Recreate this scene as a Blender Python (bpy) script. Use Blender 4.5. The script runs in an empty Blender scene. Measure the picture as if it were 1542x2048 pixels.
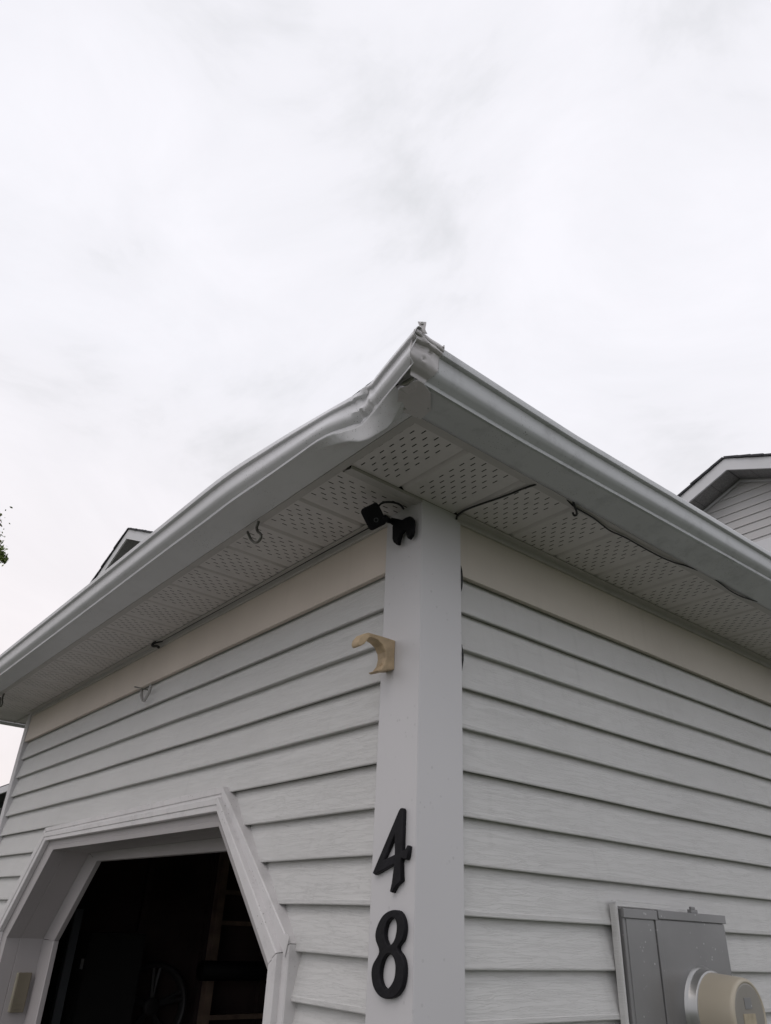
import bpy, bmesh, math, random
from mathutils import Vector, Matrix, noise
R = math.radians
random.seed(7)
scene = bpy.context.scene
col = scene.collection

# ------------------------------------------------------------------ camera
cd = bpy.data.cameras.new("camera"); cam = bpy.data.objects.new("camera", cd); col.objects.link(cam)
cd.sensor_fit = 'HORIZONTAL'; cd.sensor_width = 36.0; cd.lens = 36.0*1474.73/1542.0
cd.clip_start = 0.05; cd.clip_end = 2000
rt = Vector((0.63772602, 0.76918136, 0.04081119)); up = Vector((0.35553034, -0.34094348, 0.87026187)); fw = Vector((-0.68330352, 0.54047902, 0.49089584))
M = Matrix((rt, up, -fw)).transposed().to_4x4(); M.translation = Vector((1.27365, -1.13155, 1.6))
cam.matrix_world = M
scene.camera = cam

# ------------------------------------------------------------------ world, sun, exposure
SUN_EL, SUN_AZ = 52, 160            # azimuth measured clockwise from +y
w = bpy.data.worlds.new("World"); scene.world = w; w.use_nodes = True
nt = w.node_tree; nt.nodes.clear()
def N(t, kind, **kw):
    n = t.nodes.new(kind)
    for k, v in kw.items():
        if k in n.inputs: n.inputs[k].default_value = v
        else: setattr(n, k, v)
    return n
sky = N(nt, 'ShaderNodeTexSky', sky_type='NISHITA'); sky.sun_disc = False
sky.sun_elevation = R(SUN_EL); sky.sun_rotation = R(SUN_AZ); sky.dust_density = 4.0
tc = N(nt, 'ShaderNodeTexCoord')
mp = N(nt, 'ShaderNodeMapping'); mp.inputs['Scale'].default_value = (1.0, 1.0, 1.9)
mp.inputs['Location'].default_value = (3.1, 0.7, 0.4)
nt.links.new(tc.outputs['Generated'], mp.inputs['Vector'])
n1 = N(nt, 'ShaderNodeTexNoise'); n1.inputs['Scale'].default_value = 2.6; n1.inputs['Detail'].default_value = 6; n1.inputs['Roughness'].default_value = .58; n1.inputs['Distortion'].default_value = .5
nt.links.new(mp.outputs[0], n1.inputs['Vector'])
cr = N(nt, 'ShaderNodeValToRGB')
el = cr.color_ramp.elements
el[0].position = .30; el[0].color = (.70, .705, .735, 1)
el[1].position = .66; el[1].color = (.905, .895, .945, 1)
e = el.new(.47); e.color = (.845, .84, .885, 1)
nt.links.new(n1.outputs['Fac'], cr.inputs['Fac'])
# warmer, slightly dimmer cloud towards the low western sky (real cloud colour by direction)
sx = N(nt, 'ShaderNodeSeparateXYZ'); nt.links.new(tc.outputs['Generated'], sx.inputs[0])
mr = N(nt, 'ShaderNodeMapRange'); mr.inputs['From Min'].default_value = .62; mr.inputs['From Max'].default_value = .12
nt.links.new(sx.outputs['Z'], mr.inputs['Value'])
mw = N(nt, 'ShaderNodeMix', data_type='RGBA', blend_type='MULTIPLY')
mw.inputs[7].default_value = (1.0, .94, .89, 1)
mr2 = N(nt, 'ShaderNodeMapRange'); mr2.inputs['From Min'].default_value = .1; mr2.inputs['From Max'].default_value = -.75
nt.links.new(sx.outputs['X'], mr2.inputs['Value'])
mmul = N(nt, 'ShaderNodeMath', operation='MULTIPLY'); nt.links.new(mr.outputs[0], mmul.inputs[0]); nt.links.new(mr2.outputs[0], mmul.inputs[1])
nt.links.new(mmul.outputs[0], mw.inputs[0]); nt.links.new(cr.outputs[0], mw.inputs[6])
sc = N(nt, 'ShaderNodeVectorMath', operation='SCALE'); sc.inputs['Scale'].default_value = 10.5
nt.links.new(mw.outputs[2], sc.inputs[0])
mx = N(nt, 'ShaderNodeMix', data_type='RGBA'); mx.inputs[0].default_value = .96
nt.links.new(sky.outputs[0], mx.inputs[6]); nt.links.new(sc.outputs[0], mx.inputs[7])
bg = N(nt, 'ShaderNodeBackground'); bg.inputs['Strength'].default_value = .1
nt.links.new(mx.outputs[2], bg.inputs['Color'])
wo = N(nt, 'ShaderNodeOutputWorld'); nt.links.new(bg.outputs[0], wo.inputs['Surface'])
sl = bpy.data.lights.new("sun", 'SUN'); sl.energy = .4; sl.angle = R(35); sl.color = (1.0, .90, .84)
so = bpy.data.objects.new("sun", sl); col.objects.link(so)
sd = Vector((math.sin(R(SUN_AZ))*math.cos(R(SUN_EL)), math.cos(R(SUN_AZ))*math.cos(R(SUN_EL)), math.sin(R(SUN_EL))))
so.rotation_euler = sd.to_track_quat('Z', 'Y').to_euler(); so.location = (0, -5, 8)
vs = scene.view_settings; vs.view_transform = 'Standard'; vs.look = 'None'; vs.exposure = 0.06; vs.gamma = 1.0

# ------------------------------------------------------------------ materials
def mat(name, base, rough=.5, metal=0., var=.06, vscale=6., bump=0., bscale=40., stretch=(1,1,1), spec=.5,
        grain=False, speck=0., speck_col=(.08,.08,.07), speckscale=90., dirt=0., streak=0.):
    m = bpy.data.materials.new(name); m.use_nodes = True; t = m.node_tree; t.nodes.clear()
    out = N(t, 'ShaderNodeOutputMaterial'); b = N(t, 'ShaderNodeBsdfPrincipled')
    t.links.new(b.outputs[0], out.inputs[0])
    b.inputs['Roughness'].default_value = rough; b.inputs['Metallic'].default_value = metal
    b.inputs['Specular IOR Level'].default_value = spec
    c = N(t, 'ShaderNodeTexCoord'); vec = c.outputs['Object']
    n = N(t, 'ShaderNodeTexNoise'); n.inputs['Scale'].default_value = vscale; n.inputs['Detail'].default_value = 5
    t.links.new(vec, n.inputs['Vector'])
    r = N(t, 'ShaderNodeValToRGB'); e = r.color_ramp.elements
    e[0].position = .3; e[1].position = .7
    e[0].color = tuple(x*(1-var) for x in base)+(1,); e[1].color = tuple(min(1, x*(1+var)) for x in base)+(1,)
    t.links.new(n.outputs['Fac'], r.inputs['Fac']); cur = r.outputs[0]
    if dirt > 0:
        d = N(t, 'ShaderNodeTexNoise'); d.inputs['Scale'].default_value = 14; d.inputs['Detail'].default_value = 8; d.inputs['Roughness'].default_value = .7
        t.links.new(vec, d.inputs['Vector'])
        q = N(t, 'ShaderNodeMapRange'); q.inputs['From Min'].default_value = .52; q.inputs['From Max'].default_value = .72; q.inputs['To Max'].default_value = dirt
        t.links.new(d.outputs['Fac'], q.inputs['Value'])
        k = N(t, 'ShaderNodeMix', data_type='RGBA'); k.inputs[7].default_value = tuple(x*.45 for x in base)+(1,)
        t.links.new(q.outputs[0], k.inputs[0]); t.links.new(cur, k.inputs[6]); cur = k.outputs[2]
    if streak > 0:
        sm = N(t, 'ShaderNodeMapping'); sm.inputs['Scale'].default_value = (38, 38, 1.6); t.links.new(vec, sm.inputs['Vector'])
        d = N(t, 'ShaderNodeTexNoise'); d.inputs['Scale'].default_value = 1; d.inputs['Detail'].default_value = 3
        t.links.new(sm.outputs[0], d.inputs['Vector'])
        q = N(t, 'ShaderNodeMapRange'); q.inputs['From Min'].default_value = .58; q.inputs['From Max'].default_value = .78; q.inputs['To Max'].default_value = streak
        t.links.new(d.outputs['Fac'], q.inputs['Value'])
        k = N(t, 'ShaderNodeMix', data_type='RGBA'); k.inputs[7].default_value = tuple(x*.6 for x in base)+(1,)
        t.links.new(q.outputs[0], k.inputs[0]); t.links.new(cur, k.inputs[6]); cur = k.outputs[2]
    if speck > 0:
        v = N(t, 'ShaderNodeTexVoronoi'); v.inputs['Scale'].default_value = speckscale; t.links.new(vec, v.inputs['Vector'])
        g = N(t, 'ShaderNodeMath', operation='LESS_THAN'); g.inputs[1].default_value = .16; t.links.new(v.outputs['Distance'], g.inputs[0])
        d = N(t, 'ShaderNodeTexNoise'); d.inputs['Scale'].default_value = 9; t.links.new(vec, d.inputs['Vector'])
        q = N(t, 'ShaderNodeMapRange'); q.inputs['From Min'].default_value = .5; q.inputs['From Max'].default_value = .62; q.inputs['To Max'].default_value = speck
        t.links.new(d.outputs['Fac'], q.inputs['Value'])
        mm = N(t, 'ShaderNodeMath', operation='MULTIPLY'); t.links.new(g.outputs[0], mm.inputs[0]); t.links.new(q.outputs[0], mm.inputs[1])
        k = N(t, 'ShaderNodeMix', data_type='RGBA'); k.inputs[7].default_value = speck_col+(1,)
        t.links.new(mm.outputs[0], k.inputs[0]); t.links.new(cur, k.inputs[6]); cur = k.outputs[2]
    t.links.new(cur, b.inputs['Base Color'])
    if grain:
        # embossed wood grain: lines running along the course (length = x + y, both walls)
        s = N(t, 'ShaderNodeSeparateXYZ'); t.links.new(vec, s.inputs[0])
        a = N(t, 'ShaderNodeMath', operation='ADD'); t.links.new(s.outputs[0], a.inputs[0]); t.links.new(s.outputs[1], a.inputs[1])
        x4 = N(t, 'ShaderNodeMath', operation='MULTIPLY'); x4.inputs[1].default_value = 6.5; t.links.new(a.outputs[0], x4.inputs[0])
        z4 = N(t, 'ShaderNodeMath', operation='MULTIPLY'); z4.inputs[1].default_value = 88.0; t.links.new(s.outputs[2], z4.inputs[0])
        cb = N(t, 'ShaderNodeCombineXYZ'); t.links.new(x4.outputs[0], cb.inputs[0]); t.links.new(z4.outputs[0], cb.inputs[1])
        g1 = N(t, 'ShaderNodeTexNoise'); g1.inputs['Scale'].default_value = 1.0; g1.inputs['Detail'].default_value = 6; g1.inputs['Roughness'].default_value = .62; g1.inputs['Distortion'].default_value = 1.3
        t.links.new(cb.outputs[0], g1.inputs['Vector'])
        rp = N(t, 'ShaderNodeValToRGB'); ee = rp.color_ramp.elements
        ee[0].position = .47; ee[0].color = (1, 1, 1, 1); ee[1].position = .56; ee[1].color = (1, 1, 1, 1)
        m0 = ee.new(.515); m0.color = (0, 0, 0, 1)
        t.links.new(g1.outputs['Fac'], rp.inputs['Fac'])
        g2 = N(t, 'ShaderNodeTexNoise'); g2.inputs['Scale'].default_value = 2.3; g2.inputs['Detail'].default_value = 3
        t.links.new(cb.outputs[0], g2.inputs['Vector'])
        ad = N(t, 'ShaderNodeMath', operation='ADD'); t.links.new(rp.outputs[0], ad.inputs[0]); t.links.new(g2.outputs['Fac'], ad.inputs[1])
        bp = N(t, 'ShaderNodeBump'); bp.inputs['Strength'].default_value = bump; bp.inputs['Distance'].default_value = .0011
        t.links.new(ad.outputs[0], bp.inputs['Height']); t.links.new(bp.outputs[0], b.inputs['Normal'])
    elif bump > 0:
        ms = N(t, 'ShaderNodeMapping'); ms.inputs['Scale'].default_value = stretch; t.links.new(vec, ms.inputs['Vector'])
        g = N(t, 'ShaderNodeTexNoise'); g.inputs['Scale'].default_value = bscale; g.inputs['Detail'].default_value = 6
        t.links.new(ms.outputs[0], g.inputs['Vector'])
        bp = N(t, 'ShaderNodeBump'); bp.inputs['Strength'].default_value = bump; bp.inputs['Distance'].default_value = .002
        t.links.new(g.outputs['Fac'], bp.inputs['Height']); t.links.new(bp.outputs[0], b.inputs['Normal'])
    return m

VINYL = mat("vinyl_siding_grey", (.56, .555, .545), .55, var=.035, vscale=2.2, bump=.42, grain=True, streak=.14)
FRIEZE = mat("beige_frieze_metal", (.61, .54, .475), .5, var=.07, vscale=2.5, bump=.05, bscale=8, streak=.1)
FRIEZE_SHADED = mat("shaded_beige_frieze_metal", (.53, .485, .425), .5, var=.07, vscale=2.0, bump=.05, bscale=8, streak=.15)  # beige frieze again, shade of the gutter put into a darker base
POST = mat("post_wrap_metal", (.56, .55, .56), .42, var=.03, vscale=1.8, bump=.06, bscale=5, speck=.16, speckscale=48)
SOFFIT = mat("soffit_vinyl", (.58, .55, .54), .5, var=.05, vscale=5, bump=.08, bscale=30, dirt=.22)
SOFFIT_TRIM = mat("soffit_trim", (.43, .41, .395), .5, var=.05, vscale=5, dirt=.25, bump=.05)
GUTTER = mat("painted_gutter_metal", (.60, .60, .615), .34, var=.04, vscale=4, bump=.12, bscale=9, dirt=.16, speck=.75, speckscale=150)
GUTTER_SIDE = mat("shaded_grimy_gutter_metal", (.47, .48, .49), .36, var=.05, vscale=4, bump=.10, bscale=9, dirt=.42, speck=.9, speckscale=150)  # base darkened for the less lit side; dirt and specks are grime
STRIP = mat("gutter_corner_metal", (.47, .45, .45), .30, var=.06, vscale=10, bump=.3, bscale=22, dirt=.35, speck=.8, speckscale=120)
RAW = mat("torn_metal_inside", (.30, .30, .25), .45, metal=.3, var=.3, vscale=40, dirt=.6, bump=.3, bscale=40)
SCREW = mat("zinc_screw", (.45, .45, .44), .35, metal=.8, var=.1)
TRIM = mat("door_casing_paint", (.60, .585, .585), .5, var=.05, vscale=5, bump=.22, bscale=26, dirt=.30, speck=.7, speckscale=90, speck_col=(.22,.21,.20))
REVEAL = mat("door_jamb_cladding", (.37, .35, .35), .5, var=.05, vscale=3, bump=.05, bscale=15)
SHINGLE = mat("asphalt_shingle", (.055, .055, .062), .9, var=.4, vscale=60, bump=.8, bscale=120)
BLACK = mat("black_plastic", (.004, .004, .005), .6, spec=.15, var=.2, vscale=30, bump=.1, bscale=200)
CAST = mat("black_cast_numeral", (.0065, .0060, .0085), .6, spec=.22, var=.3, vscale=30, bump=1.0, bscale=48)
RUBBER = mat("black_cable", (.006, .006, .006), .6, var=.1)
BEIGEP = mat("beige_hook_plastic", (.43, .325, .205), .6, var=.28, vscale=26, bump=.25, bscale=60, streak=.0, dirt=.18)
STEEL = mat("dull_steel_hook", (.12, .12, .105), .38, metal=.75, var=.3, vscale=60)
GALV = mat("grey_meter_box_paint", (.215, .213, .214), .33, metal=.25, var=.09, vscale=5, bump=.18, bscale=14, dirt=.10, speck=.7, speckscale=60, speck_col=(.5,.5,.5))
GALVRING = mat("meter_ring_metal", (.38, .38, .375), .3, metal=.7, var=.1, vscale=15, dirt=.25)
METER = mat("meter_cover_beige", (.43, .385, .305), .34, var=.05, vscale=6, bump=.03)
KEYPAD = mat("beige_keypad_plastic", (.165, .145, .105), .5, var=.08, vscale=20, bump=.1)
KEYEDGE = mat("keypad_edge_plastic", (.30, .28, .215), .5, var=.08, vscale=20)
DARKWALL = mat("garage_inside_boards", (.045, .030, .028), .9, var=.5, vscale=3, bump=.2)  # indoor darkness put into the board colour
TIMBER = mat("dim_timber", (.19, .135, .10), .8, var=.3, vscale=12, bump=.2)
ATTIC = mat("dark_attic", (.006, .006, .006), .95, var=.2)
GROUND = mat("lawn_ground", (.060, .070, .040), .95, var=.3, vscale=.6, bump=.3, bscale=12)
CONCRETE = mat("concrete_drive", (.22, .215, .205), .85, var=.12, vscale=2.5, bump=.3, bscale=60, dirt=.15)
HSIDING = mat("neighbour_siding", (.53, .52, .52), .6, var=.05, vscale=1.2)
HFASCIA = mat("neighbour_fascia", (.66, .66, .68), .5, var=.04, vscale=2)
HSOFFIT = mat("neighbour_soffit", (.26, .255, .26), .6, var=.3, vscale=60, bump=.2)
HDARK = mat("dark_neighbour_siding", (.10, .10, .105), .7, var=.15, vscale=5)
GLASS = mat("dark_window_glass", (.05, .055, .06), .1, var=.1)
BARK = mat("tree_bark", (.07, .05, .035), .9, var=.3, vscale=10, bump=.5)
LEAF = mat("tree_leaf", (.11, .15, .035), .6, var=.5, vscale=2.5)
CLEAR = mat("clear_plastic_strip", (.42, .41, .40), .25, var=.05)
WHITE = mat("white_label", (.30, .30, .30), .6, var=.3, vscale=120)
PAPER = mat("tan_meter_label", (.36, .31, .22), .6, var=.15, vscale=60)
FACEM = mat("meter_face_grey", (.24, .225, .20), .3, var=.05, vscale=12)

# ------------------------------------------------------------------ helpers
def link(name, bm, m, parent=None, smooth=False, solid=0.0, bevel=0.0):
    me = bpy.data.meshes.new(name); bm.normal_update(); bm.to_mesh(me); bm.free()
    o = bpy.data.objects.new(name, me); col.objects.link(o)
    if m: me.materials.append(m)
    if parent: o.parent = parent; o.matrix_parent_inverse = Matrix.Translation(-parent.location)
    if smooth:
        for f in me.polygons: f.use_smooth = True
        if smooth != True: me.set_sharp_from_angle(angle=R(smooth))
    if bevel:
        b = o.modifiers.new("bevel", 'BEVEL'); b.width = bevel; b.segments = 3; b.limit_method = 'ANGLE'; b.angle_limit = R(35)
    if solid:
        s = o.modifiers.new("solid", 'SOLIDIFY'); s.thickness = solid; s.offset = 0
    return o
def tag(o, label=None, cat=None, group=None, kind=None):
    if label: o["label"] = label
    if cat: o["category"] = cat
    if group: o["group"] = group
    if kind: o["kind"] = kind
    return o
def thing(name, loc, label, cat, group=None):
    o = bpy.data.objects.new(name, None); col.objects.link(o); o.location = loc; o.empty_display_size = .1
    return tag(o, label, cat, group)
def box(bm, x0, x1, y0, y1, z0, z1):
    vs = [bm.verts.new(v) for v in ((x0,y0,z0),(x1,y0,z0),(x1,y1,z0),(x0,y1,z0),(x0,y0,z1),(x1,y0,z1),(x1,y1,z1),(x0,y1,z1))]
    for f in ((3,2,1,0),(4,5,6,7),(0,1,5,4),(1,2,6,5),(2,3,7,6),(3,0,4,7)): bm.faces.new([vs[i] for i in f])
    return vs
def grid(bm, rows, closed=False):
    """rows: list of equal-length point lists"""
    V = [[bm.verts.new(p) for p in r] for r in rows]
    for i in range(len(V)-1):
        n = len(V[i])
        for j in range(n if closed else n-1):
            k = (j+1) % n
            try: bm.faces.new((V[i][j], V[i][k], V[i+1][k], V[i+1][j]))
            except ValueError: pass
    return V
def tube(bm, pts, rad, seg=10, cap=True):
    pts = [Vector(p) for p in pts]; rings = []
    prev = None
    for i, p in enumerate(pts):
        d = (pts[min(i+1, len(pts)-1)] - pts[max(i-1, 0)]).normalized()
        a = prev if prev else (Vector((0,0,1)) if abs(d.z) < .9 else Vector((1,0,0)))
        u = (a - d*a.dot(d)).normalized(); v = d.cross(u); prev = u
        r = rad[i] if isinstance(rad, (list, tuple)) else rad
        rings.append([p + u*r*math.cos(2*math.pi*k/seg) + v*r*math.sin(2*math.pi*k/seg) for k in range(seg)])
    V = grid(bm, rings, closed=True)
    if cap:
        bm.faces.new(V[0][::-1]); bm.faces.new(V[-1])
def smoothpath(pts, n=8):
    pts = [Vector(p) for p in pts]; out = []
    P = [pts[0]*2-pts[1]] + pts + [pts[-1]*2-pts[-2]]
    for i in range(1, len(P)-2):
        a, b, c, d = P[i-1], P[i], P[i+1], P[i+2]
        for k in range(n):
            t = k/n
            out.append(.5*((2*b)+(c-a)*t+(2*a-5*b+4*c-d)*t*t+(3*b-a-3*c+d)*t**3))
    out.append(pts[-1]); return out
def interp(x, table):
    """piecewise-linear lookup; table sorted by first item, values tuples"""
    if x <= table[0][0]: return table[0][1:]
    for a, b in zip(table, table[1:]):
        if x <= b[0]:
            t = (x-a[0])/(b[0]-a[0]); return tuple(p+(q-p)*t for p, q in zip(a[1:], b[1:]))
    return table[-1][1:]
def smooth(t): t = max(0., min(1., t)); return t*t*(3-2*t)
def spline1(x, tab):
    """smooth (cosine-ish Catmull) lookup of single value"""
    if x <= tab[0][0]: return tab[0][1]
    if x >= tab[-1][0]: return tab[-1][1]
    for i in range(len(tab)-1):
        if x <= tab[i+1][0]:
            x0, y0 = tab[i]; x1, y1 = tab[i+1]
            m0 = (y1-tab[i-1][1])/(x1-tab[i-1][0]) if i > 0 else (y1-y0)/(x1-x0)
            m1 = (tab[i+2][1]-y0)/(tab[i+2][0]-x0) if i+2 < len(tab) else (y1-y0)/(x1-x0)
            h = x1-x0; t = (x-x0)/h
            return (2*t**3-3*t*t+1)*y0+(t**3-2*t*t+t)*h*m0+(-2*t**3+3*t*t)*y1+(t**3-t*t)*h*m1

# ------------------------------------------------------------------ key dimensions
S = 2.6035          # soffit underside
W = 3.4447          # garage front width
D = 5.4             # garage depth
PW, PR = .1453, .1414   # corner post faces
OV = .27            # overhang to the fascia
ZL, ZR = 2.3424, 2.3294 # bottom of the first full course, left and right wall
FL, FR = 2.4387, 2.4279 # bottom of frieze
REC = .0118

# ------------------------------------------------------------------ ground
bm = bmesh.new(); box(bm, -300, 300, -300, 300, -.3, 0.0)
tag(link("ground", bm, GROUND), kind="structure", label="lawn ground around the garage")
bm = bmesh.new(); box(bm, -3.3, .3, -14, -.02, -.1, .012)
tag(link("driveway", bm, CONCRETE), kind="structure", label="concrete driveway in front of the garage door")

# ------------------------------------------------------------------ the garage
G = thing("garage", (0, 0, 0), "grey vinyl sided garage with perforated soffits and a dented gutter corner", "garage")

O_ = [(-.425,0),(-.441,1.558),(-.892,1.957),(-2.555,1.936),(-2.945,1.555),(-2.945,0)]
I_ = [(-.505,0),(-.5085,1.513),(-.885,1.885),(-2.478,1.879),(-2.835,1.515),(-2.835,0)]
RV = [(-.525,0),(-.530,1.490),(-.895,1.845),(-2.400,1.840),(-2.757,1.492),(-2.757,0)]
ST = [(-.655,0),(-.655,1.47),(-.93,1.800),(-2.290,1.803),(-2.608,1.490),(-2.608,0)]

def cut_polygon(bm, poly):
    """open a convex hole (x,z polygon) in front-wall geometry"""
    n = len(poly)
    for i in range(n-1):
        (x0,z0),(x1,z1) = poly[i], poly[i+1]
        nrm = Vector((z1-z0, 0, -(x1-x0))).normalized()
        bmesh.ops.bisect_plane(bm, geom=bm.verts[:]+bm.edges[:]+bm.faces[:], plane_co=(x0,0,z0), plane_no=nrm, dist=1e-6)
    def inside(x, z):
        s = None
        for i in range(n):
            (x0,z0),(x1,z1) = poly[i], poly[(i+1)%n]
            c = (x1-x0)*(z-z0)-(z1-z0)*(x-x0)
            if abs(c) < 1e-9: continue
            if s is None: s = c > 0
            elif (c > 0) != s: return False
        return True
    dead = [f for f in bm.faces if inside(f.calc_center_median().x, f.calc_center_median().z)]
    bmesh.ops.delete(bm, geom=dead, context='FACES')

def siding(a0, a1, zfirst, ztop, place, seed):
    """horizontal lap courses; place(a, out, z) maps length / outward offset / height to a point"""
    bm = bmesh.new(); n = max(2, int(abs(a1-a0)/.06))
    k = 0; z = zfirst
    courses = [(zfirst, ztop)]
    while z > -.05:
        courses.append((z-.1, z)); z -= .1
    for ci, (zb, zt) in enumerate(courses):
        joint = (ci % 2 == 1)
        rows = []
        for i in range(n+1):
            a = a0+(a1-a0)*i/n
            wz = .0016*noise.noise(Vector((a*1.7, zb*3.1, seed)))*1.6
            wy = .0034*noise.noise(Vector((a*2.3, zb*2.2, seed+5)))
            wt = .0034*noise.noise(Vector((a*2.3, zt*2.2, seed+5)))
            lip = 0.0+wy
            H = zt-zb
            if joint:
                prof = [(-.0200+wt, zt+.003), (-.0182+wt, zt-.004), (lip-.0020, zb+.0125), (lip-.0002, zb+.0105), (lip+.0002, zb+.0022), (lip-.0012, zb), (lip-.0035, zb+.0002), (lip-.0042, zb+.0040), (lip-.0065, zb+.0046), (lip-.0080, zb+.0020), (lip-.0215, zb+.0012)]
            else:
                prof = [(-.0200+wt, zt+.003), (-.0182+wt, zt-.004), (lip-.0045, zb+.030), (lip-.0010, zb+.0105), (lip-.0001, zb+.0045), (lip-.0006, zb+.0018), (lip-.0022, zb), (lip-.0048, zb+.0004), (lip-.0085, zb+.0026), (lip-.0150, zb+.0036), (lip-.0215, zb+.0040)]
            rows.append([place(a, o, zz+wz) for o, zz in prof])
        grid(bm, rows)
    return bm

bm = siding(-W+.055, -PW+.006, ZL, FL+.012, lambda a, o, z: (a, REC-o, z), 1.3)
cut_polygon(bm, O_)
o = link("siding_wall", bm, VINYL, G); tag(o, label="grey lapped siding around the garage door opening")
bmx = siding(PR-.006, D, ZR, FR+.012, lambda a, o, z: (-REC+o, a, z), 9.1)
for f in bmx.faces: f.normal_flip()
o = link("siding_wall", bmx, VINYL, G); tag(o, label="grey lapped siding behind the electric meter")
# hidden walls, plain sheathing (also blocks light)
bm = bmesh.new()
def quad(bm, *p): bm.faces.new([bm.verts.new(q) for q in p])
quad(bm, (-W+.03, .034, 0), (-.03, .034, 0), (-.03, .034, S+.1), (-W+.03, .034, S+.1)); cut_polygon(bm, RV)
quad(bm, (-.034, .034, 0), (-.034, D, 0), (-.034, D, S+.1), (-.034, .034, S+.1))
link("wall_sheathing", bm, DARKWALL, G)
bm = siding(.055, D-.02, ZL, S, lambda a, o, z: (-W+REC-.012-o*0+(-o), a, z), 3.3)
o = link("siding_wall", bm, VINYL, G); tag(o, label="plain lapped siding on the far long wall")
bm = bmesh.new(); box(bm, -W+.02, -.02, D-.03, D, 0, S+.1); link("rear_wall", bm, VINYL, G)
# interior lining with studs, coloured near-black for the unlit garage
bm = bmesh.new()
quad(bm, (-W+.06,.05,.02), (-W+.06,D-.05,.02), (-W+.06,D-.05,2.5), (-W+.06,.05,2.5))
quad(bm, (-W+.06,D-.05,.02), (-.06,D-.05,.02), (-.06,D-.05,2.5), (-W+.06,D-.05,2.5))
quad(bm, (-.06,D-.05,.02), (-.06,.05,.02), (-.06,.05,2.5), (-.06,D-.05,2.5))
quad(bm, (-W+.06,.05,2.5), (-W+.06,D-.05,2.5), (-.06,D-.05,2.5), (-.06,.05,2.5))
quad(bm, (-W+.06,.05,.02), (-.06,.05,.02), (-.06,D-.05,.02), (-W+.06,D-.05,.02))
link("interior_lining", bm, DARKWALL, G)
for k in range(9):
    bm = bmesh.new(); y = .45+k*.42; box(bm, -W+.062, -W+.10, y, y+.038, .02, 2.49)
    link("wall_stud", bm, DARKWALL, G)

# frieze boards
bm = bmesh.new()
def friezerows(place, a0, a1, zb):
    n = int(abs(a1-a0)/.1)+1; rows = []
    for i in range(n+1):
        a = a0+(a1-a0)*i/n; wv = .0022*noise.noise(Vector((a*1.9, zb, 2.2)))
        rows.append([place(a, q, z) for q, z in ((.004, S+.01), (.004+wv, S-.05), (.0055+wv, zb+.05), (.0065, zb+.006), (.0068, zb+.0012), (.0055, zb), (.0025, zb+.0004), (-.001, zb+.003), (-.013, zb+.003))])
    return rows
grid(bm, friezerows(lambda a, q, z: (a, REC-q, z), -W+.055, -PW+.004, FL))
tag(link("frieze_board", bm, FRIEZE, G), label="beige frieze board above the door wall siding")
bm = bmesh.new()
grid(bm, friezerows(lambda a, q, z: (-REC+q, a, z), PR-.004, D, FR))
tag(link("frieze_board", bm, FRIEZE_SHADED, G), label="beige frieze board above the meter wall siding")
# soffit receiver trim (J channel) along wall tops
def jtrim(place, a0, a1):
    bm = bmesh.new(); n = int(abs(a1-a0)/.1)+1
    prof = [(.030, S-.0015), (.030, S-.004), (.010, S-.005), (.0085, S-.008), (.0085, S-.0185), (.007, S-.0205), (.0, S-.0205)]
    rows = []
    for i in range(n+1):
        a = a0+(a1-a0)*i/n; dz = .0014*noise.noise(Vector((a*2.1, 7.7, 1)))
        rows.append([place(a, q+dz*.6, z+dz) for q, z in prof])
    grid(bm, rows); return bm
link("soffit_trim", jtrim(lambda a, q, z: (a, REC-.006-q+.002, z), -W+.10, -PW+.012), SOFFIT_TRIM, G, solid=.0015)
link("soffit_trim", jtrim(lambda a, q, z: (-REC+.006+q-.002, a, z), PR-.012, D), SOFFIT_TRIM, G, solid=.0015)

# corner posts
bm = bmesh.new(); b = .0025
ring = [(-PW, .030), (-PW, .0), (-PW+b, -.0008), (-b*1.2, 0), (-.0006, -.0004), (0, b*1.2), (.0004, PR-b), (0, PR), (-.030, PR)]
rows = []
for i in range(53):
    z = S*i/52+.0
    dent = 0
    rows.append([(x+.0007*noise.noise(Vector((z*2.2, 1, 0)))*(1 if abs(x) < .02 else 0), y+.0007*noise.noise(Vector((z*2.5, 4, 0))), min(z, S-.0005)) for x, y in ring])
grid(bm, rows)
for f in bm.faces: f.normal_flip()
# small pinch in the folded edge low on the post
tag(link("corner_post", bm, POST, G), label="tall pale metal wrapped corner post carrying the house number")
bm = bmesh.new()
box(bm, -W, -W+.062, 0, .03, 0, S-.001); box(bm, -W, -W+.03, .03, .15, 0, S-.001)
tag(link("corner_post", bm, POST, G, bevel=.003), label="narrow corner post at the far end of the door wall")
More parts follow.
